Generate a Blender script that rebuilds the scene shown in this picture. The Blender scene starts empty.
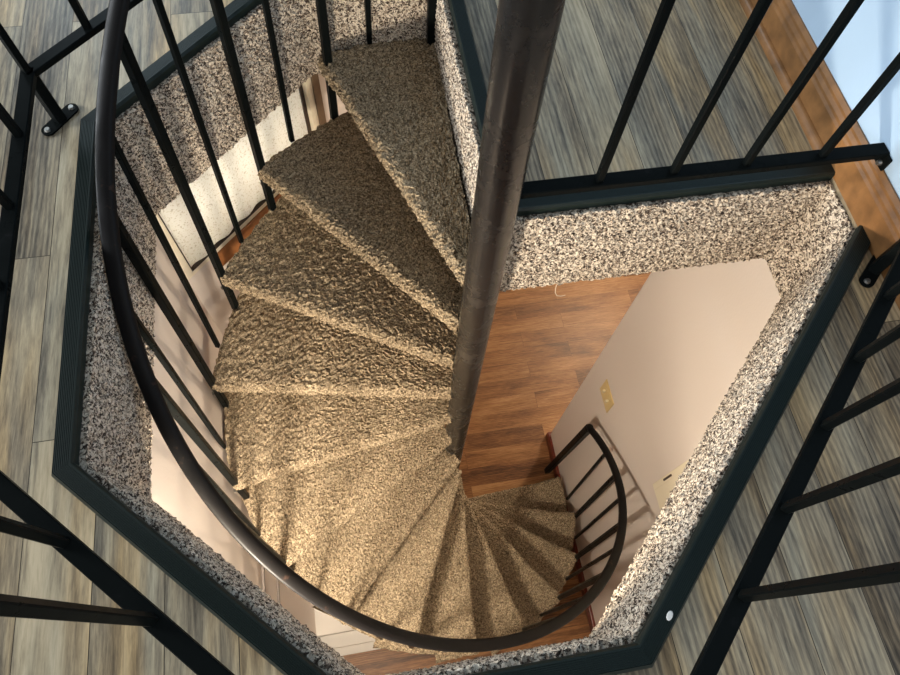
import bpy, bmesh, math, random
from mathutils import Vector, Matrix, noise

random.seed(7)
C = bpy.context.scene.collection
S = math.sqrt(0.5)
PX, PY = 0.2243, 0.6399            # centre of the spiral
RISE = 0.196
A0, DA = 1.95462, 0.343375         # angle of the first nosing, step angle
RT = 0.702                         # tread radius
FL = -2.94                         # lower floor
NT = 14

# ------------------------------------------------------------------ materials
def new_mat(name):
    m = bpy.data.materials.new(name); m.use_nodes = True
    nt = m.node_tree
    b = nt.nodes['Principled BSDF']
    return m, nt, b

def N(nt, t, **kw):
    n = nt.nodes.new(t)
    for k, v in kw.items():
        setattr(n, k, v)
    return n

def ramp(nt, stops, interp='LINEAR'):
    r = N(nt, 'ShaderNodeValToRGB'); r.color_ramp.interpolation = interp
    e = r.color_ramp.elements
    while len(e) < len(stops): e.new(0.5)
    for el, (p, c) in zip(e, stops):
        el.position = p; el.color = (*c, 1)
    return r

def simple(name, col, rough=0.5, metal=0.0, bump=0.0, bscale=40, var=0.0):
    m, nt, b = new_mat(name)
    b.inputs['Base Color'].default_value = (*col, 1)
    b.inputs['Roughness'].default_value = rough
    b.inputs['Metallic'].default_value = metal
    tc = N(nt, 'ShaderNodeTexCoord')
    nz = N(nt, 'ShaderNodeTexNoise'); nz.inputs['Scale'].default_value = bscale; nz.inputs['Detail'].default_value = 4
    nt.links.new(tc.outputs['Object'], nz.inputs['Vector'])
    if var:
        r = ramp(nt, [(0.3, tuple(c * (1 - var) for c in col)), (0.7, tuple(min(1, c * (1 + var)) for c in col))])
        nt.links.new(nz.outputs['Fac'], r.inputs['Fac']); nt.links.new(r.outputs['Color'], b.inputs['Base Color'])
    if bump:
        bp = N(nt, 'ShaderNodeBump'); bp.inputs['Strength'].default_value = bump; bp.inputs['Distance'].default_value = 0.002
        nt.links.new(nz.outputs['Fac'], bp.inputs['Height']); nt.links.new(bp.outputs['Normal'], b.inputs['Normal'])
    return m

def carpet_mat(name, stops, scale):
    m, nt, b = new_mat(name)
    tc = N(nt, 'ShaderNodeTexCoord')
    v = N(nt, 'ShaderNodeTexVoronoi'); v.inputs['Scale'].default_value = scale
    nz = N(nt, 'ShaderNodeTexNoise'); nz.inputs['Scale'].default_value = scale * 1.3; nz.inputs['Detail'].default_value = 2
    mx = N(nt, 'ShaderNodeVectorMath', operation='MULTIPLY_ADD')
    mx.inputs[1].default_value = (0.008, 0.008, 0.008)
    nt.links.new(tc.outputs['Object'], nz.inputs['Vector'])
    nt.links.new(nz.outputs['Color'], mx.inputs[0]); nt.links.new(tc.outputs['Object'], mx.inputs[2])
    nt.links.new(mx.outputs[0], v.inputs['Vector'])
    sep = N(nt, 'ShaderNodeSeparateColor'); nt.links.new(v.outputs['Color'], sep.inputs[0])
    r = ramp(nt, stops, 'LINEAR'); nt.links.new(sep.outputs[0], r.inputs['Fac'])
    nt.links.new(r.outputs['Color'], b.inputs['Base Color'])
    b.inputs['Roughness'].default_value = 0.95
    b.inputs['Specular IOR Level'].default_value = 0.1
    return m

def plank_mat(name, cols, along='Y', width=0.15, length=1.1, rough=0.4, grain=1.0, tint=False):
    m, nt, b = new_mat(name)
    tc = N(nt, 'ShaderNodeTexCoord')
    mp = N(nt, 'ShaderNodeMapping')
    if along == 'Y': mp.inputs['Rotation'].default_value = (0, 0, math.pi / 2)
    mp.inputs['Location'].default_value = (0.37, 0.043, 0)
    nt.links.new(tc.outputs['Object'], mp.inputs['Vector'])
    br = N(nt, 'ShaderNodeTexBrick'); br.offset = 0.37; br.offset_frequency = 2; br.squash = 1.0
    br.inputs['Scale'].default_value = 1.0
    br.inputs['Mortar Size'].default_value = 0.0007
    br.inputs['Mortar Smooth'].default_value = 0.1
    br.inputs['Brick Width'].default_value = length
    br.inputs['Row Height'].default_value = width
    br.inputs['Color1'].default_value = (0, 0, 0, 1); br.inputs['Color2'].default_value = (1, 1, 1, 1)
    br.inputs['Mortar'].default_value = (0.5, 0.5, 0.5, 1)
    nt.links.new(mp.outputs[0], br.inputs['Vector'])
    # grain: noises stretched along the plank, shifted for each plank
    def layer(scale, sc, detail, rough_, dist, off):
        st = N(nt, 'ShaderNodeMapping'); st.inputs['Scale'].default_value = scale; st.inputs['Location'].default_value = (off, off, off)
        nt.links.new(mp.outputs[0], st.inputs['Vector'])
        ad = N(nt, 'ShaderNodeVectorMath', operation='MULTIPLY_ADD'); ad.inputs[1].default_value = (9, 9, 9)
        nt.links.new(br.outputs['Color'], ad.inputs[0]); nt.links.new(st.outputs[0], ad.inputs[2])
        n_ = N(nt, 'ShaderNodeTexNoise'); n_.inputs['Scale'].default_value = sc; n_.inputs['Detail'].default_value = detail
        n_.inputs['Roughness'].default_value = rough_; n_.inputs['Distortion'].default_value = dist
        nt.links.new(ad.outputs[0], n_.inputs['Vector']); return n_
    n1 = layer((4.0, 60, 1), 1.0, 8, 0.72, 1.2, 0.0)
    n2 = layer((1.6, 7.0, 1), 1.0, 4, 0.55, 0.8, 3.7)
    n3 = layer((26, 240, 1), 1.0, 3, 0.7, 0.3, 7.1)
    sep = N(nt, 'ShaderNodeSeparateColor'); nt.links.new(br.outputs['Color'], sep.inputs[0])
    def madd(src, k, prev=None, const=0.0):
        a_ = N(nt, 'ShaderNodeMath', operation='MULTIPLY_ADD'); a_.inputs[1].default_value = k
        nt.links.new(src, a_.inputs[0])
        if prev is None: a_.inputs[2].default_value = const
        else: nt.links.new(prev, a_.inputs[2])
        return a_.outputs[0]
    wm = N(nt, 'ShaderNodeMapping'); wm.inputs['Scale'].default_value = (1.3, 11, 1)
    nt.links.new(mp.outputs[0], wm.inputs['Vector'])
    wa = N(nt, 'ShaderNodeVectorMath', operation='MULTIPLY_ADD'); wa.inputs[1].default_value = (7, 7, 7)
    nt.links.new(br.outputs['Color'], wa.inputs[0]); nt.links.new(wm.outputs[0], wa.inputs[2])
    wv = N(nt, 'ShaderNodeTexWave'); wv.wave_type = 'RINGS'; wv.inputs['Scale'].default_value = 3.2; wv.inputs['Distortion'].default_value = 5.0
    wv.inputs['Detail'].default_value = 3; wv.inputs['Detail Scale'].default_value = 1.4
    nt.links.new(wa.outputs[0], wv.inputs['Vector'])
    g = madd(n1.outputs['Fac'], 0.95 * grain, None, 0.5 - 0.5 * (0.95 * grain + 1.25 + 0.6 * grain + 0.36 + 0.2))
    g = madd(n2.outputs['Fac'], 1.25, g); g = madd(n3.outputs['Fac'], 0.6 * grain, g); g = madd(sep.outputs[0], 0.36, g); g = madd(wv.outputs['Fac'], 0.2, g)
    r = ramp(nt, cols); nt.links.new(g, r.inputs['Fac'])
    mixm = N(nt, 'ShaderNodeMix', data_type='RGBA'); mixm.inputs[7].default_value = (*[x * 0.8 for x in cols[0][1]], 1)
    nt.links.new(br.outputs['Fac'], mixm.inputs[0]); nt.links.new(r.outputs['Color'], mixm.inputs[6])
    nt.links.new(mixm.outputs[2], b.inputs['Base Color'])
    if tint:
        hn = layer((1.1, 9.0, 1), 1.0, 3, 0.6, 0.6, 11.3)
        hr = ramp(nt, [(0.36, (0.93, 0.96, 0.98)), (0.50, (1.04, 0.98, 0.90)), (0.66, (1.22, 1.0, 0.72))])
        nt.links.new(hn.outputs['Fac'], hr.inputs['Fac'])
        ml = N(nt, 'ShaderNodeMix', data_type='RGBA', blend_type='MULTIPLY'); ml.inputs[0].default_value = 1.0
        nt.links.new(mixm.outputs[2], ml.inputs[6]); nt.links.new(hr.outputs['Color'], ml.inputs[7])
        nt.links.new(ml.outputs[2], b.inputs['Base Color'])
    b.inputs['Specular IOR Level'].default_value = 0.3
    b.inputs['Roughness'].default_value = rough
    bp = N(nt, 'ShaderNodeBump'); bp.inputs['Strength'].default_value = 0.25; bp.inputs['Distance'].default_value = 0.0015
    nt.links.new(n1.outputs['Fac'], bp.inputs['Height']); nt.links.new(bp.outputs['Normal'], b.inputs['Normal'])
    return m

def metal_mat(name, col, rough, metal=0.0, wear=None, wscale=18, thr=(0.62, 0.72), spec=0.025):
    m, nt, b = new_mat(name)
    tc = N(nt, 'ShaderNodeTexCoord')
    nz = N(nt, 'ShaderNodeTexNoise'); nz.inputs['Scale'].default_value = wscale; nz.inputs['Detail'].default_value = 8; nz.inputs['Roughness'].default_value = 0.65
    nt.links.new(tc.outputs['Object'], nz.inputs['Vector'])
    r = ramp(nt, [(thr[0], col), (thr[1], wear or col)])
    nt.links.new(nz.outputs['Fac'], r.inputs['Fac']); nt.links.new(r.outputs['Color'], b.inputs['Base Color'])
    rr = ramp(nt, [(0.3, (rough * 0.8,) * 3), (0.75, (min(1, rough * 1.35),) * 3)])
    nt.links.new(nz.outputs['Fac'], rr.inputs['Fac']); nt.links.new(rr.outputs['Color'], b.inputs['Roughness'])
    b.inputs['Metallic'].default_value = metal; b.inputs['Specular IOR Level'].default_value = spec
    return m

M_BAND = carpet_mat('carpet_lining', [(0.0, (0.045, 0.033, 0.027)), (0.28, (0.085, 0.062, 0.050)), (0.45, (0.36, 0.285, 0.22)), (0.62, (0.66, 0.57, 0.46)), (1.0, (0.86, 0.77, 0.65))], 310)
M_TREAD = carpet_mat('carpet_tread', [(0.0, (0.05, 0.036, 0.024)), (0.3, (0.16, 0.12, 0.078)), (0.6, (0.37, 0.29, 0.19)), (1.0, (0.62, 0.51, 0.36))], 400)
M_FLOOR = plank_mat('grey_oak_planks', [(0.05, (0.05, 0.042, 0.033)), (0.3, (0.15, 0.128, 0.098)), (0.5, (0.27, 0.228, 0.165)), (0.72, (0.43, 0.365, 0.255)), (1.0, (0.58, 0.50, 0.36))], 'Y', 0.098, 0.9, 0.36, 1.15, True)
M_LFLOOR = plank_mat('warm_oak_planks', [(0.05, (0.075, 0.03, 0.012)), (0.35, (0.20, 0.088, 0.034)), (0.6, (0.33, 0.155, 0.06)), (0.85, (0.45, 0.235, 0.10)), (1.0, (0.52, 0.29, 0.13))], 'X', 0.105, 0.8, 0.4, 1.15)
M_BLACK = metal_mat('black_painted_steel', (0.006, 0.0075, 0.0075), 0.3, 0.0, (0.012, 0.013, 0.014), 30)
M_RAIL = metal_mat('worn_black_steel', (0.009, 0.0085, 0.009), 0.42, 0.0, (0.07, 0.04, 0.028), 26, (0.62, 0.76), 0.12)
M_POLE = metal_mat('dark_bronze_steel', (0.016, 0.0145, 0.014), 0.25, 0.0, (0.07, 0.057, 0.047), 16, (0.56, 0.86), 0.6)
M_TRIM = simple('dark_green_vinyl', (0.008, 0.016, 0.014), 0.42, 0, 0.1, 60); M_TRIM.node_tree.nodes['Principled BSDF'].inputs['Specular IOR Level'].default_value = 0.35
M_STEEL = simple('bare_steel', (0.33, 0.32, 0.30), 0.35, 0.9)
M_WALLUP = simple('pale_blue_paint', (0.47, 0.64, 0.84), 0.6, 0, 0.15, 120)
M_WALL = simple('warm_beige_paint', (0.78, 0.705, 0.655), 0.65, 0, 0.2, 150)
M_CEIL = simple('beige_ceiling_paint', (0.40, 0.36, 0.32), 0.7)
M_TAUPE = simple('taupe_paint', (0.12, 0.09, 0.075), 0.7)
M_WHITE = simple('white_paint', (0.84, 0.81, 0.77), 0.5)
M_CREAM = simple('cream_wood', (0.86, 0.78, 0.62), 0.5, 0, 0.1, 30, 0.06)
M_BASE = simple('oak_baseboard', (0.26, 0.125, 0.045), 0.4, 0, 0.1, 25, 0.35)
M_RED = simple('mahogany_baseboard', (0.14, 0.022, 0.012), 0.35, 0, 0.05, 30, 0.25)
M_APRON = simple('brown_wood', (0.30, 0.12, 0.04), 0.45, 0, 0.1, 25, 0.3)
M_CASING = simple('grey_brown_wood', (0.16, 0.105, 0.065), 0.5, 0, 0.1, 25, 0.2)
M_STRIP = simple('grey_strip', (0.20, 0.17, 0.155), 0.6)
M_DARKWOOD = simple('dark_wood', (0.05, 0.03, 0.02), 0.6)
M_ALMOND = simple('almond_plastic', (0.74, 0.58, 0.28), 0.4)
M_PLUG = simple('ivory_plastic', (0.80, 0.70, 0.50), 0.35)
M_PANEL = simple('cream_enamel', (0.90, 0.83, 0.66), 0.45)
M_THREAD = simple('cream_thread', (0.7, 0.6, 0.48), 0.8)

def blind_mat():
    m, nt, b = new_mat('translucent_blind')
    b.inputs['Base Color'].default_value = (0.78, 0.76, 0.72, 1); b.inputs['Roughness'].default_value = 0.7
    tr = N(nt, 'ShaderNodeBsdfTranslucent'); tr.inputs['Color'].default_value = (0.85, 0.82, 0.75, 1)
    mx = N(nt, 'ShaderNodeMixShader'); mx.inputs[0].default_value = 0.5
    tc = N(nt, 'ShaderNodeTexCoord'); v = N(nt, 'ShaderNodeTexNoise'); v.inputs['Scale'].default_value = 190; v.inputs['Detail'].default_value = 3
    nt.links.new(tc.outputs['Object'], v.inputs['Vector'])
    r = ramp(nt, [(0.33, (0.22, 0.16, 0.11)), (0.40, (0.62, 0.55, 0.42)), (0.46, (0.80, 0.79, 0.76))]); nt.links.new(v.outputs['Fac'], r.inputs['Fac'])
    nt.links.new(r.outputs['Color'], b.inputs['Base Color'])
    nt.links.new(b.outputs[0], mx.inputs[1]); nt.links.new(tr.outputs[0], mx.inputs[2])
    nt.links.new(mx.outputs[0], nt.nodes['Material Output'].inputs['Surface'])
    return m
M_BLIND = blind_mat()

def glass_mat():
    m, nt, b = new_mat('window_glass')
    b.inputs['Base Color'].default_value = (1, 1, 1, 1); b.inputs['Roughness'].default_value = 0.02
    b.inputs['Transmission Weight'].default_value = 1.0; b.inputs['IOR'].default_value = 1.05
    return m
M_GLASS = glass_mat()

# ------------------------------------------------------------------ mesh helpers
class MB:
    def __init__(s): s.v = []; s.f = []
    def add(s, vs, fs):
        o = len(s.v); s.v += [tuple(v) for v in vs]; s.f += [tuple(i + o for i in f) for f in fs]; return s
    def box(s, x0, x1, y0, y1, z0, z1):
        return s.add([(x, y, z) for x in (x0, x1) for y in (y0, y1) for z in (z0, z1)],
                     [(0, 1, 3, 2), (4, 6, 7, 5), (0, 4, 5, 1), (2, 3, 7, 6), (0, 2, 6, 4), (1, 5, 7, 3)])
    def bar(s, a, b, w, h, up=(0, 0, 1), ch=0.12):
        """bar from a to b, w across, h along up, with chamfered long edges"""
        a = Vector(a); b = Vector(b); d = (b - a).normalized(); u = Vector(up)
        if abs(d.dot(u)) > 0.95: u = Vector((1, 0, 0))
        r = d.cross(u).normalized(); u = r.cross(d).normalized()
        c = min(w, h) * ch; w2, h2 = w / 2, h / 2
        pr = [(-w2 + c, -h2), (w2 - c, -h2), (w2, -h2 + c), (w2, h2 - c), (w2 - c, h2), (-w2 + c, h2), (-w2, h2 - c), (-w2, -h2 + c)]
        return s.sweep([a, b], [[r * x + u * y for x, y in pr]] * 2)
    def sweep(s, pts, profs, cap=True, closed=True):
        n = len(profs[0]); vs = []; fs = []
        for p, q in zip(pts, profs): vs += [Vector(p) + k for k in q]
        for i in range(len(pts) - 1):
            for j in range(n if closed else n - 1):
                k = (j + 1) % n
                fs.append((i * n + j, i * n + k, (i + 1) * n + k, (i + 1) * n + j))
        if cap:
            fs.append(tuple(range(n - 1, -1, -1))); fs.append(tuple((len(pts) - 1) * n + j for j in range(n)))
        return s.add(vs, fs)
    def tube(s, a, b, r, n=24, r2=None):
        a = Vector(a); b = Vector(b); d = (b - a).normalized()
        u = Vector((0, 0, 1)) if abs(d.z) < 0.9 else Vector((1, 0, 0))
        e = d.cross(u).normalized(); g = e.cross(d).normalized()
        ring = [e * math.cos(2 * math.pi * k / n) + g * math.sin(2 * math.pi * k / n) for k in range(n)]
        return s.sweep([a, b], [[v * r for v in ring], [v * (r2 or r) for v in ring]])
    def build(s, name, mat, parent=None, smooth=False, bevel=0):
        me = bpy.data.meshes.new(name); me.from_pydata(s.v, [], s.f); me.validate()
        bm = bmesh.new(); bm.from_mesh(me); bmesh.ops.recalc_face_normals(bm, faces=bm.faces); bm.to_mesh(me); bm.free()
        me.materials.append(mat)
        o = bpy.data.objects.new(name, me); C.objects.link(o)
        if parent:
            o.parent = parent
            o.matrix_parent_inverse = Matrix.Translation(-world_loc(parent))
        if smooth: me.polygons.foreach_set('use_smooth', [True] * len(me.polygons))
        if bevel:
            b = o.modifiers.new('bevel', 'BEVEL'); b.width = bevel; b.segments = 2; b.limit_method = 'ANGLE'
        return o

def world_loc(o):
    l = Vector(o.location)
    while o.parent:
        l = l + o.matrix_parent_inverse.to_translation(); o = o.parent; l = l + Vector(o.location)
    return l

def smooth_angle(o, deg=40):
    me = o.data
    me.polygons.foreach_set('use_smooth', [True] * len(me.polygons))
    bm = bmesh.new(); bm.from_mesh(me)
    for e in bm.edges:
        if len(e.link_faces) == 2 and e.calc_face_angle(0) > math.radians(deg): e.smooth = False
    bm.to_mesh(me); bm.free()

def empty(name, loc, label=None, cat=None, group=None):
    o = bpy.data.objects.new(name, None); o.location = loc; C.objects.link(o)
    o.empty_display_size = 0.1
    if label: o['label'] = label; o['category'] = cat
    if group: o['group'] = group
    return o

def struct(o): o['kind'] = 'structure'; return o

# ------------------------------------------------------------------ opening outline (upper floor, z = 0)
HOLE = [(0.247, 0.678), (0.906, 0.678), (0.906, 0.566), (0.2954, -0.0443), (-0.0937, -0.0443),
        (-0.4657, 0.3277), (-0.4657, 0.9806), (-0.0763, 1.37), (0.247, 1.37)]
NH = len(HOLE)

def slab(name, z, outer, mat, hole=HOLE, thick=0.02):
    bm = bmesh.new()
    def loop(pts):
        vs = [bm.verts.new((x, y, z)) for x, y in pts]
        return [bm.edges.new((vs[i], vs[(i + 1) % len(vs)])) for i in range(len(vs))]
    es = loop(outer) + loop(hole)
    bmesh.ops.triangle_fill(bm, use_beauty=True, use_dissolve=False, edges=es)
    ext = bmesh.ops.extrude_face_region(bm, geom=bm.faces[:])
    for v in ext['geom']:
        if isinstance(v, bmesh.types.BMVert): v.co.z -= thick
    bmesh.ops.recalc_face_normals(bm, faces=bm.faces)
    me = bpy.data.meshes.new(name); bm.to_mesh(me); bm.free(); me.materials.append(mat)
    o = bpy.data.objects.new(name, me); C.objects.link(o)
    return struct(o)

def off_hole(d):
    """outline moved outwards by d (into the floor), the wall edge stays put"""
    lines = []
    for i in range(NH):
        a = Vector(HOLE[i]); b = Vector(HOLE[(i + 1) % NH]); t = (b - a).normalized()
        n = Vector((-t.y, t.x))           # outline runs clockwise seen from above: left side = floor
        if i == 1: n = Vector((0, 0))
        lines.append((a + n * d, t))
    out = []
    for i in range(NH):
        (p, t), (q, u) = lines[i - 1], lines[i]
        den = t.x * u.y - t.y * u.x
        k = ((q.x - p.x) * u.y - (q.y - p.y) * u.x) / den
        out.append(p + t * k)
    return out

slab('floor_upper', 0.0, [(-3.2, -2.6), (0.92, -2.6), (0.92, 4.2), (-3.2, 4.2)], M_FLOOR, [tuple(p) for p in off_hole(0.006)])
slab('ceiling_lower', -0.260, [(-3.2, -2.6), (0.94, -2.6), (0.94, 4.2), (-3.2, 4.2)], M_CEIL, [tuple(p) for p in off_hole(0.02)])

# edge nosing, one strip per side of the opening
prof = [(0.0035, -0.019), (0.0015, -0.006), (0.0015, 0.006), (0.0045, 0.0110)]
nr = 9
for k in range(nr):
    d0 = 0.0058 + k * 0.0026
    prof += [(d0 + 0.0003, 0.0112), (d0 + 0.0019, 0.0112), (d0 + 0.0021, 0.0099), (d0 + 0.0026, 0.0099)]
prof += [(0.0302, 0.0108), (0.0335, 0.0045), (0.0350, 0.0006), (0.020, 0.0006), (0.0095, 0.0006), (0.0095, -0.019)]
offs = {d: off_hole(d) for d, z in prof}
tn = 0
for i in range(NH):
    if i == 1: continue
    j = (i + 1) % NH; tn += 1
    mb = MB(); n = len(prof)
    rings = [[Vector((*offs[d][q], z)) for d, z in prof] for q in (i, j)]
    mb.sweep([(0, 0, 0), (0, 0, 0)], rings)
    o = struct(mb.build('trim_%d' % tn, M_TRIM))
    if i == 2:
        f = MB(); r = [Vector((0.0045 * math.cos(a), 0.0075 * math.sin(a), 0)) for a in [k * math.pi / 5 for k in range(10)]]
        rot = Matrix.Rotation(-0.7, 3, 'Z')
        f.sweep([(0.350, -0.020, 0.0110), (0.350, -0.020, 0.0122)], [[rot @ q for q in r], [rot @ q * 0.7 for q in r]])
        f.build('paint_fleck', simple('white_fleck', (0.85, 0.83, 0.8), 0.5), o)

# ------------------------------------------------------------------ carpet
def jitter_grid(rows, amp, namp, seed, closed_u=False):
    """rows: list of lists of (pos, normal); gives verts/faces with a shaggy surface"""
    rnd = random.Random(seed)
    vs = []
    for r in rows:
        for p, nrm in r:
            h = rnd.random() ** 1.5 * amp + noise.noise(Vector(p) * 38) * namp
            j = Vector((rnd.uniform(-1, 1), rnd.uniform(-1, 1), rnd.uniform(-1, 1))) * amp * 0.33
            vs.append(Vector(p) + Vector(nrm) * h + j)
    n = len(rows[0]); fs = []
    for i in range(len(rows) - 1):
        for k in range(n - 1):
            fs.append((i * n + k, i * n + k + 1, (i + 1) * n + k + 1, (i + 1) * n + k))
    return vs, fs

CELL = 0.0048
band = MB()
ZB = -0.283
for i in range(NH):
    a = Vector(HOLE[i]); b = Vector(HOLE[(i + 1) % NH]); t = (b - a).normalized(); n2 = Vector((t.y, -t.x))
    L = (b - a).length; nrm = Vector((n2.x, n2.y, 0)); thick = 0.012
    # vertical profile: down the face, rolled under at the bottom, back to the slab
    zs = []
    zt = -0.008; steps = int((zt - ZB - 0.012) / CELL)
    zs.append((-0.018, zt - 0.006, nrm * 0.2)); zs.append((0.0, zt - 0.003, nrm * 0.2))
    for k in range(steps + 1): zs.append((thick, zt + (ZB + 0.012 - zt) * k / steps, nrm))
    for k in range(1, 5):
        an = k * math.pi / 8; zs.append((thick - 0.012 * (1 - math.cos(an)), ZB + 0.012 - 0.012 * math.sin(an), nrm * math.cos(an) + Vector((0, 0, -math.sin(an)))))
    zs.append((-0.03, ZB, Vector((0, 0, -1))))
    nu = max(2, int(L / CELL)); rows = []; BK = {1: 0.75, 2: 0.9, 3: 0.6, 4: 0.6}.get(i, 0.4)
    for k in range(nu + 1):
        p = a + t * (L * k / nu)
        rows.append([((p.x + nrm.x * (d - thick * BK), p.y + nrm.y * (d - thick * BK), z), q) for d, z, q in zs])
    band.add(*jitter_grid(rows, 0.0050, 0.001, 100 + i))
struct(band.build('wall_stairwell', M_BAND))

def tread_mesh(k, ro=RT):
    a1 = A0 + k * DA; a0 = a1 - DA
    z = -RISE * (k + 1)
    if 1 <= k <= 5: ro = 0.712
    if k == 0: ro = 0.745; a0 = math.pi / 2 - 0.02
    th = 0.042; rad = 0.017
    BU = 0.055 if 1 <= k <= 5 else (0.02 if k else 0.0)
    mb = MB(); rows = []
    r0 = 0.036; nr_ = int((ro - r0) / 0.0056)
    m = 46
    def section(r, dz=0.0, shrink=0.0):
        c, s = math.cos(a1), math.sin(a1); f = Vector((c, s, 0)); g = Vector((-s, c, 0))   # g points down the stair
        base = Vector((PX, PY, 0)) + f * r
        fr = base + g * ((0.048 if k >= 6 else 0.018) * max(0.0, 1 - r / (ro * 0.8)) - rad)
        ov = 0.055 + 0.10 * min(1.0, r / ro)
        br = Vector((PX + r * math.cos(a0) + math.sin(a0) * ov, PY + r * math.sin(a0) - math.cos(a0) * ov, 0))
        if k: br = Vector((PX, PY, 0)) + (br - Vector((PX, PY, 0))) * (1 + BU)
        if k == 0: br = Vector((PX + r * math.cos(a0), PY + r * math.sin(a0), 0))
        out = []
        nt_ = m
        for q in range(nt_ + 1):
            u = q / nt_
            p = br.lerp(fr, u)
            # keep the outer edge on a gentle arc
            v = p - Vector((PX, PY, 0)); 
            w = v.normalized() * (v.length * 0.55 + 0.45 * r * (1 + BU * (1 - u))) if v.length > 1e-6 else v
            p = Vector((PX, PY, 0)) + w
            out.append((Vector((p.x, p.y, z)), Vector((0, 0, 1))))
        for q in range(1, 7):
            an = q * math.pi / 12
            out.append((fr + Vector((0, 0, z - rad)) + g * rad * math.sin(an) + Vector((0, 0, rad * math.cos(an))), g * math.sin(an) + Vector((0, 0, math.cos(an)))))
        for q in range(1, 5):
            out.append((fr + g * rad + Vector((0, 0, z - rad - (th - rad - 0.006) * q / 4)), g))
        out.append((fr + g * (rad - 0.008) + Vector((0, 0, z - th)), Vector((0, 0, -1))))
        out.append((br + Vector((0, 0, z - th)), Vector((0, 0, -1))))
        return out
    for q in range(nr_ + 1):
        rows.append(section(r0 + (ro - 0.008 - r0) * q / nr_))
    # rolled outer end
    last = section(ro - 0.008)
    cen = Vector((PX, PY, 0))
    for q in range(1, 4):
        an = q * math.pi / 6
        sec = section(ro - 0.008 + 0.008 * math.sin(an)); rr = []
        for p, nn in sec:
            rd = Vector((p.x - PX, p.y - PY, 0)).normalized()
            rr.append((p - nn * 0.008 * (1 - math.cos(an)), nn * math.cos(an) + rd * math.sin(an)))
        rows.append(rr)
    sec = rows[-1]
    mid = [(Vector((p.x, p.y, z - th * 0.5)), Vector((p.x - PX, p.y - PY, 0)).normalized()) for p, nn in sec]
    rows.append([(p.lerp(mm[0], 0.5), mm[1]) for (p, nn), mm in zip(sec, mid)])
    rows.append(mid)
    mb.add(*jitter_grid(rows, 0.0062, 0.002, 500 + k))
    return mb

stair = empty('spiral_staircase', (PX, PY, FL), 'black steel spiral staircase with carpeted wedge treads winding down around a thick centre pole', 'staircase')
pole = MB(); pole.tube((PX, PY, FL), (PX, PY, 0.93), 0.0376, 48)
smooth_angle(pole.build('center_pole', M_POLE, stair))

# handrail: helix around (HX, HY)
HX, HY, HR = PX + 0.0046, PY - 0.0016, 0.6672
def rail_pt(a): return Vector((HX + HR * math.cos(a), HY + HR * math.sin(a), -0.0610 - 0.5410 * (a - math.pi)))
def rail_sec(a, w=0.031, h=0.015):
    t = Vector((-HR * math.sin(a), HR * math.cos(a), -0.5410)).normalized()
    r = Vector((math.cos(a), math.sin(a), 0)); u = r.cross(t).normalized()
    if u.z < 0: u = -u
    w2, h2, c = w / 2, h / 2, 0.006
    pr = [(-w2 + 0.003, -h2), (w2 - 0.003, -h2), (w2, -h2 + 0.003), (w2, h2 - c), (w2 - c * 0.4, h2 - c * 0.4), (w2 - c, h2),
          (-w2 + c, h2), (-w2 + c * 0.4, h2 - c * 0.4), (-w2, h2 - c), (-w2, -h2 + 0.003)]
    return [r * x + u * y for x, y in pr]
AE = math.radians(370.0); AS = math.radians(90)
hb = MB(); na = 200
angs = [AS + (AE - AS) * k / na for k in range(na + 1)]
hb.sweep([rail_pt(a) for a in angs], [rail_sec(a) for a in angs])
smooth_angle(hb.build('handrail', M_RAIL, stair), 35)

def base_pt(a, z, r=0.727): return Vector((PX + r * math.cos(a), PY + r * math.sin(a), z))

tread_objs = []
for k in range(NT):
    o = tread_mesh(k).build('tread', M_TREAD, stair)
    tread_objs.append(o)
    # steel end plate under the outer edge
    a1 = A0 + k * DA; a0 = a1 - DA + 0.02; z = -RISE * (k + 1)
    if k == 0: continue
    pb = MB(); nn = 8; pts = []; secs = []
    for q in range(nn + 1):
        a = a0 + (a1 - 0.03 - a0) * q / nn; rr = RT - 0.004
        r = Vector((math.cos(a), math.sin(a), 0))
        pts.append(base_pt(a, 0, rr)); secs.append([r * x + Vector((0, 0, zz)) for x, zz in ((-0.002, z - 0.060), (0.002, z - 0.060), (0.002, z - 0.036), (-0.002, z - 0.036))])
    pb.sweep(pts, secs); pb.build('end_plate', M_BLACK, o)

for k in range(NT):
    z = -RISE * (k + 1)
    # thin baluster at mid tread, thick one at the nosing above, standing on this tread
    rb = (0.74, 0.733, 0.727, 0.728, 0.726, 0.717, 0.702, 0.690, 0.686, 0.686, 0.690, 0.70, 0.708, 0.712)[k]
    for kind, a in (('thin', A0 + k * DA - 0.53 * DA), ('thick', A0 + (k - 1) * DA - 0.02)):
        if k == 0 and kind == 'thick': continue
        w = 0.0125 if kind == 'thin' else 0.019
        top = rail_pt(a) - Vector((0, 0, 0.008))
        bot = base_pt(a, z - 0.012, rb)
        mb = MB(); r = Vector((math.cos(a), math.sin(a), 0))
        mb.bar(bot, top, w, w, up=r)
        bo = mb.build('baluster', M_BLACK, stair)
        if kind == 'thick':
            q = MB(); p = base_pt(a, z + 0.075, rb).lerp(top, 0.03) + r * (w / 2); q.tube(p, p + r * 0.006, 0.006, 10, 0.004)
            q.build('bolt', M_STEEL, bo)
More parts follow.
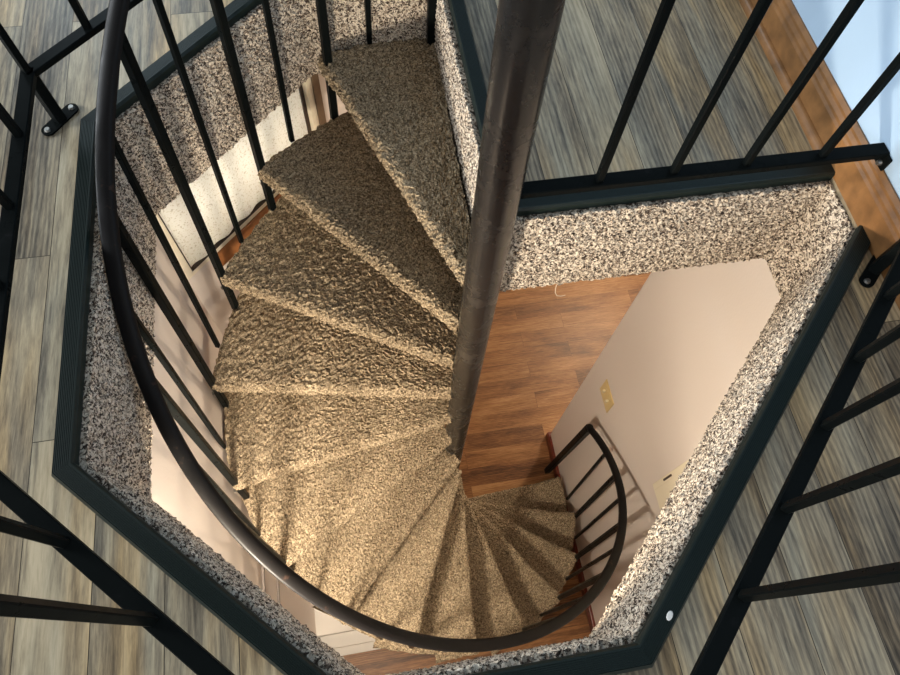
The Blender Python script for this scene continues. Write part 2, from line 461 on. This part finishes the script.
# newel posts
nw = MB(); nb = Vector((0.901, 0.818, FL)); ntp = rail_pt(AE) + Vector((0, 0, -0.002))
nw.bar(nb, ntp, 0.032, 0.032, up=(1, 0, 0)); no = nw.build('newel_post', M_BLACK, stair)
cp = MB()
tq = (rail_pt(AE) - rail_pt(AE - 0.02)).normalized()
cp.tube(ntp + Vector((0, 0, 0.002)), ntp + Vector((0, 0, 0.016)), 0.020, 20, 0.014)
smooth_angle(cp.build('post_cap', M_RAIL, no))
aN = math.pi / 2 - 0.02
nw2 = MB(); p2 = Vector((0.232, 1.352, -RISE)); nw2.bar(p2, rail_pt(AS), 0.026, 0.026, up=(1, 0, 0)); nw2.build('newel_post', M_BLACK, stair)

# ------------------------------------------------------------------ guard railing round the opening
ZR = 0.115; ZT = 0.90
corners = {'ue': (0.245, 1.44), 'ut': (-0.10, 1.44), 'lu': (-0.537, 1.005), 'bl': (-0.537, 0.3065), 'bb': (-0.1155, -0.115), 'eb': (0.307, -0.115), 'ew': (0.893, 0.471)}
guard = empty('guard_railing', (*corners['lu'], 0), 'black steel guard railing with square bars standing around the angled floor opening', 'railing')
def rail_bar(mb, a, b, z, w=0.024, h=0.013):
    return mb.bar((*a, z), (*b, z), w, h, up=(0, 0, 1))
seq = ['ue', 'ut', 'lu', 'bl', 'bb', 'eb', 'ew']
for a, b in zip(seq[:-1], seq[1:]):
    A, B = Vector(corners[a]), Vector(corners[b]); t = (B - A).normalized() * 0.006
    m_ = MB(); rail_bar(m_, A - t, B + t, ZR); m_.build('bottom_rail', M_BLACK, guard)
    m_ = MB(); rail_bar(m_, A - t, B + t, ZT, 0.034, 0.018); m_.build('top_rail', M_BLACK, guard)
bal = [(-0.537, y) for y in (0.862, 0.718, 0.574, 0.43)]
bal += [(-0.442, 1.10), (-0.345, 1.197), (-0.25, 1.292), (-0.157, 1.385)]
bal += [(-0.022, 1.44), (0.06, 1.44), (0.145, 1.44)]
bal += [(-0.419, 0.1885), (-0.311, 0.0805), (-0.205, -0.0255)]
bal += [(-0.01, -0.115), (0.096, -0.115), (0.2, -0.115)]
bal += [(x, x - 0.422) for x in (0.789, 0.697, 0.606, 0.506, 0.411)]
for x, y in bal:
    m_ = MB(); up = (1, 0, 0)
    if (x + y < -0.2 and y < 0.3) or (abs(y - x + 0.422) < 0.004): up = (S, S, 0)
    m_.bar((x, y, ZR - 0.004), (x, y, ZT), 0.0127, 0.0127, up=up); m_.build('baluster', M_BLACK, guard)
def post(parent, x, y, ang, flip=1):
    m_ = MB(); c, s = math.cos(ang), math.sin(ang)
    m_.bar((x, y, 0.002), (x, y, ZR), 0.020, 0.020, up=(c, s, 0))
    o = m_.build('post', M_BLACK, parent)
    m_ = MB(); m_.bar((x, y, ZR), (x, y, ZT), 0.0127, 0.0127, up=(c, s, 0)); m_.build('baluster', M_BLACK, parent)
    pl = MB(); n = 10; l2, w2 = 0.030, 0.013
    out = [(l2 + w2 * math.cos(a), w2 * math.sin(a)) for a in [-math.pi / 2 + math.pi * k / n for k in range(n + 1)]]
    out += [(-l2 - w2 * math.cos(a), -w2 * math.sin(a)) for a in [-math.pi / 2 + math.pi * k / n for k in range(n + 1)]]
    ring = [Vector((p * c - q * s, p * s + q * c, 0)) for p, q in out]
    pl.sweep([(x, y, 0.0008), (x, y, 0.0048)], [ring, ring]); p = pl.build('foot_plate', M_BLACK, o)
    for e in (-1, 1):
        b = MB(); bx, by = x + e * 0.032 * c, y + e * 0.032 * s
        b.tube((bx, by, 0.0046), (bx, by, 0.0086), 0.0062, 12, 0.0045); b.build('bolt', M_STEEL, p)
post(guard, *corners['lu'], math.radians(52))
m_ = MB(); m_.bar((*corners['bl'], ZR), (*corners['bl'], ZT), 0.0127, 0.0127); m_.build('baluster', M_BLACK, guard)
post(guard, *corners['bb'], math.radians(70))
m_ = MB(); m_.bar((*corners['eb'], ZR), (*corners['eb'], ZT), 0.0127, 0.0127); m_.build('baluster', M_BLACK, guard)
post(guard, *corners['ew'], math.radians(42))
post(guard, *corners['ut'], math.radians(70))
post(guard, *corners['ue'], math.radians(90))

# straight railing from the pole to the wall
wr = empty('landing_railing', (0.57, 0.645, 0), 'short straight black railing running from the thick pole to the pale blue wall', 'railing')
m_ = MB(); rail_bar(m_, (PX + 0.0375, 0.645), (0.9185, 0.645), ZR, 0.026, 0.014); m_.build('bottom_rail', M_BLACK, wr)
m_ = MB(); rail_bar(m_, (PX + 0.0375, 0.645), (0.9185, 0.645), ZT, 0.034, 0.018); m_.build('top_rail', M_BLACK, wr)
for x in (0.397, 0.527, 0.657, 0.797):
    m_ = MB(); m_.bar((x, 0.645, ZR - 0.004), (x, 0.645, ZT), 0.0127, 0.0127, up=(1, 0, 0)); m_.build('baluster', M_BLACK, wr)
m_ = MB(); m_.box(0.9150, 0.9195, 0.618, 0.650, ZR - 0.030, ZR + 0.004); br = m_.build('wall_bracket', M_BLACK, wr, bevel=0.001)
m_ = MB(); m_.tube((0.9150, 0.632, ZR - 0.016), (0.909, 0.632, ZR - 0.016), 0.006, 12, 0.004); m_.build('screw', M_STEEL, br)

# ------------------------------------------------------------------ upper wall and baseboard
m_ = MB(); m_.box(0.92, 1.04, -2.6, 4.2, -0.278, 2.45); struct(m_.build('wall_right', M_WALLUP))
pr = [(0.92, -0.014), (0.9062, -0.014), (0.9062, 0.060), (0.9085, 0.066), (0.9085, 0.072), (0.912, 0.080), (0.912, 0.086), (0.9165, 0.094), (0.92, 0.094)]
m_ = MB(); m_.sweep([(0, -2.6, 0), (0, 4.2, 0)], [[Vector((x, 0, z)) for x, z in pr]] * 2); bo = struct(m_.build('baseboard_right', M_BASE))
m_ = MB(); q = [Vector((0.9062, 0, 0))] + [Vector((0.9062 - 0.013 * math.cos(k * math.pi / 12), 0, 0.016 * math.sin(k * math.pi / 12))) for k in range(7)]
m_.sweep([(0, 0.728, 0), (0, 4.2, 0)], [q, q]); struct(m_.build('trim_9', M_BASE))

# ------------------------------------------------------------------ lower room
m_ = MB(); m_.box(-3.2, 4.6, -2.6, 4.2, FL - 0.05, FL); struct(m_.build('floor_lower', M_LFLOOR))
m_ = MB(); m_.box(0.952, 1.07, -2.6, 1.015, FL, -0.29); struct(m_.build('wall_lower_right', M_WALL))
m_ = MB(); m_.box(0.936, 1.086, -2.6, 1.031, FL, FL + 0.085); struct(m_.build('baseboard_lower_right', M_RED, bevel=0.004))
m_ = MB(); m_.box(1.07, 4.6, -2.6, 4.2, -0.295, -0.275); struct(m_.build('ceiling_annex', M_WHITE))
for nm, bx in (('wall_far', (-3.2, 4.6, 4.2, 4.3)), ('wall_near', (-3.2, 4.6, -2.7, -2.6)), ('wall_outer_left', (-3.3, -3.2, -2.6, 4.2)), ('wall_outer_right', (4.6, 4.7, -2.6, 4.2))):
    m_ = MB(); m_.box(*bx, FL, -0.29); struct(m_.build(nm, M_TAUPE))
# left wall of the stair bay and the angled wall with the window
m_ = MB(); m_.box(-0.60, -0.502, 0.12, 1.0253, FL, -0.29); struct(m_.build('wall_lower_left', M_WALL))
U = 1.08
def up_pt(l, d, z):      # l along the angled wall from the left corner, d into the room (towards +x,-y)
    return Vector((-0.502 + l * S + d * S, (-0.502 + U / S) + l * S - d * S, z))
def up_box(mb, l0, l1, d0, d1, z0, z1):
    return mb.add([up_pt(l, d, z) for l in (l0, l1) for d in (d0, d1) for z in (z0, z1)], [(0, 1, 3, 2), (4, 6, 7, 5), (0, 4, 5, 1), (2, 3, 7, 6), (0, 2, 6, 4), (1, 5, 7, 3)])
WB = -0.645; LW = 0.545
m_ = MB(); up_box(m_, -0.02, 1.0, -0.10, 0.0, FL, WB); up_box(m_, LW + 0.05, 1.0, -0.10, 0.0, WB, -0.29); struct(m_.build('wall_lower_angled', M_WALL))
win = struct(empty('window_1', up_pt(0.27, 0, WB)))
m_ = MB(); up_box(m_, 0.0, 0.0225, -0.05, 0.006, WB, -0.29); up_box(m_, 0.02, LW, -0.05, 0.006, WB, WB + 0.0155); m_.build('window_frame', M_CREAM, win, bevel=0.002)
m_ = MB(); up_box(m_, LW, LW + 0.012, -0.05, -0.005, WB, -0.29); m_.build('jamb_gap', M_DARKWOOD, win)
m_ = MB(); up_box(m_, LW + 0.012, LW + 0.034, -0.05, 0.010, WB, -0.29); m_.build('window_casing', M_CREAM, win, bevel=0.002)
m_ = MB(); up_box(m_, LW + 0.034, LW + 0.06, -0.05, 0.014, WB, -0.29); m_.build('window_casing', M_CASING, win, bevel=0.002)
m_ = MB(); up_box(m_, 0.09, LW + 0.06, 0.0, 0.010, WB - 0.065, WB - 0.001); m_.build('window_apron', M_APRON, win, bevel=0.002)
m_ = MB(); n = 180
top = []; bot = []
for k in range(n + 1):
    l = 0.026 + (LW - 0.028) * k / n
    d = -0.0050 + 0.0045 * math.cos(2 * math.pi * l / 0.085)
    top.append(up_pt(l, d, -0.28)); bot.append(up_pt(l, d, WB + 0.014))
m_.add(top + bot, [(k, k + 1, n + 2 + k, n + 1 + k) for k in range(n)])
o = m_.build('blind', M_BLIND, win, smooth=True)
sm = o.modifiers.new('thickness', 'SOLIDIFY'); sm.thickness = 0.0012
m_ = MB(); up_box(m_, 0.0225, LW, -0.01, 0.0045, WB + 0.0155, WB + 0.0185); up_box(m_, 0.0225, 0.0255, -0.01, 0.0045, WB + 0.0155, -0.29); m_.build('gasket', M_DARKWOOD, win)
m_ = MB(); up_box(m_, 0.02, LW, -0.048, -0.044, WB + 0.018, -0.29); m_.build('pane', M_GLASS, win)

# thin raised grey strips on the left wall and the low white plinth at its foot
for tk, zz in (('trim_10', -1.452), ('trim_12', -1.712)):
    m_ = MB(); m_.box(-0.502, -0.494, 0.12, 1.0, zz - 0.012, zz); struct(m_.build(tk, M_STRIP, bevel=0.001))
m_ = MB(); m_.box(-0.95, -0.18, 0.125, 0.60, FL, FL + 0.24); m_.box(-0.95, -0.15, 0.06, 0.125, FL, FL + 0.15); m_.box(-0.95, -0.12, 0.018, 0.06, FL, FL + 0.035)
struct(m_.build('trim_11', M_WHITE, bevel=0.003))

# switch plate on the right lower wall
XW = 0.952
sw = empty('light_switch', (XW, 0.84, -1.70), 'almond double light switch plate on the beige lower wall', 'light switch')
m_ = MB(); m_.box(XW - 0.005, XW, 0.782, 0.898, -1.757, -1.64); m_.build('plate', M_ALMOND, sw, bevel=0.002)
for y in (0.863, 0.817):
    m_ = MB(); m_.box(XW - 0.018, XW - 0.004, y - 0.005, y + 0.005, -1.703, -1.685); m_.build('toggle', M_PLUG, sw, bevel=0.0015)
    for z in (-1.672, -1.725):
        m_ = MB(); m_.tube((XW - 0.005, y, z), (XW - 0.0062, y, z), 0.003, 10); m_.build('screw', M_PLUG, sw)
# cream wall panel
wp = empty('wall_panel', (XW, 0.22, -1.20), 'cream metal cover panel on the beige lower wall, half hidden by the carpeted edge', 'panel')
m_ = MB(); m_.box(XW - 0.012, XW, 0.02, 0.399, -1.451, -0.95); m_.build('panel_frame', M_PANEL, wp, bevel=0.003)
m_ = MB(); m_.box(XW - 0.016, XW - 0.012, 0.04, 0.375, -1.43, -0.97); m_.build('panel_door', M_PANEL, wp, bevel=0.002)
m_ = MB(); m_.box(XW - 0.0145, XW - 0.011, 0.383, 0.390, -1.33, -1.25); m_.build('latch', M_DARKWOOD, wp)
# loose carpet thread hanging below the lining
m_ = MB(); pts = [Vector(p) for p in ((0.404, 0.664, -0.268), (0.4045, 0.662, -0.285), (0.4065, 0.661, -0.300), (0.4125, 0.660, -0.313), (0.423, 0.661, -0.320), (0.434, 0.662, -0.321))]
ring = [Vector((0.0009 * math.cos(k * 1.047), 0.0009 * math.sin(k * 1.047), 0.0005 * math.sin(k * 1.047))) for k in range(6)]
m_.sweep(pts, [ring] * len(pts)); th = m_.build('carpet_thread', M_THREAD); th['label'] = 'loose cream thread dangling below the carpeted edge above the wood floor'; th['category'] = 'thread'

# ------------------------------------------------------------------ lights
def area(name, loc, target, size, power, col, sy=None):
    l = bpy.data.lights.new(name, 'AREA'); l.energy = power; l.color = col; l.size = size
    if sy: l.shape = 'RECTANGLE'; l.size_y = sy
    o = bpy.data.objects.new(name, l); C.objects.link(o); o.location = loc
    o.rotation_euler = (Vector(target) - Vector(loc)).to_track_quat('-Z', 'Y').to_euler()
    return o
def point(name, loc, power, col, r=0.06):
    l = bpy.data.lights.new(name, 'POINT'); l.energy = power; l.color = col; l.shadow_soft_size = r
    o = bpy.data.objects.new(name, l); C.objects.link(o); o.location = loc
    return o
point('lamp_lower', (-0.44, -0.16, -0.45), 70, (1.0, 0.87, 0.69), 0.07)
point('fill_near', (0.25, -1.9, -0.55), 3, (1.0, 0.86, 0.66), 0.25)  # added weak fill light for the lower right wall, not a room lamp
point('lamp_hall', (2.3, 2.6, -0.6), 105, (1.0, 0.82, 0.60), 0.12)
area('window_upper', (-1.3, 3.9, 1.9), (0.0, 0.8, 0.0), 1.2, 24, (0.74, 0.90, 1.0))
area('window_low', (-3.1, 1.5, 0.85), (0.6, 0.4, 0.0), 1.1, 95, (0.90, 0.96, 1.0))
area('window_side', (-3.4, -2.4, 1.15), (0.2, 0.6, 0.2), 1.0, 45, (0.95, 0.97, 1.0))
area('fill_front', (0.62, -2.0, 1.35), (0.55, 0.2, 0.0), 0.9, 15, (1.0, 0.95, 0.86))  # added fill light brightening the near right upper floor, no window there
area('window_bay', tuple(up_pt(0.27, -0.35, -0.35)), tuple(up_pt(0.27, 0, -0.45)), 0.5, 8, (1.0, 0.96, 0.88))

w = bpy.data.worlds.new('world'); bpy.context.scene.world = w; w.use_nodes = True
bg = w.node_tree.nodes['Background']; bg.inputs['Color'].default_value = (0.97, 0.99, 0.97, 1); bg.inputs['Strength'].default_value = 0.2

# ------------------------------------------------------------------ camera
MR = [[0.9854321912787899, -0.16463512716615628, 0.0426458825030734], [-0.131787614767132, -0.8977183187925081, -0.4203972463020459], [0.10749614404932112, 0.40865278049627485, -0.9063374007549237]]
cd = bpy.data.cameras.new('camera'); cam = bpy.data.objects.new('camera', cd); C.objects.link(cam)
cd.sensor_fit = 'HORIZONTAL'; cd.sensor_width = 36.0; cd.lens = 36.0 * 664.47 / 900; cd.clip_start = 0.01
X = Vector(MR[0]); Y = -Vector(MR[1]); Z = -Vector(MR[2])
mw = Matrix((X, Y, Z)).transposed().to_4x4(); mw.translation = (0, 0, 1.0)
cam.matrix_world = mw
sc = bpy.context.scene; sc.camera = cam
sc.view_settings.view_transform = 'Standard'; sc.view_settings.look = 'None'; sc.view_settings.gamma = 1; sc.view_settings.exposure = 0.25
sc.view_settings.use_curve_mapping = False
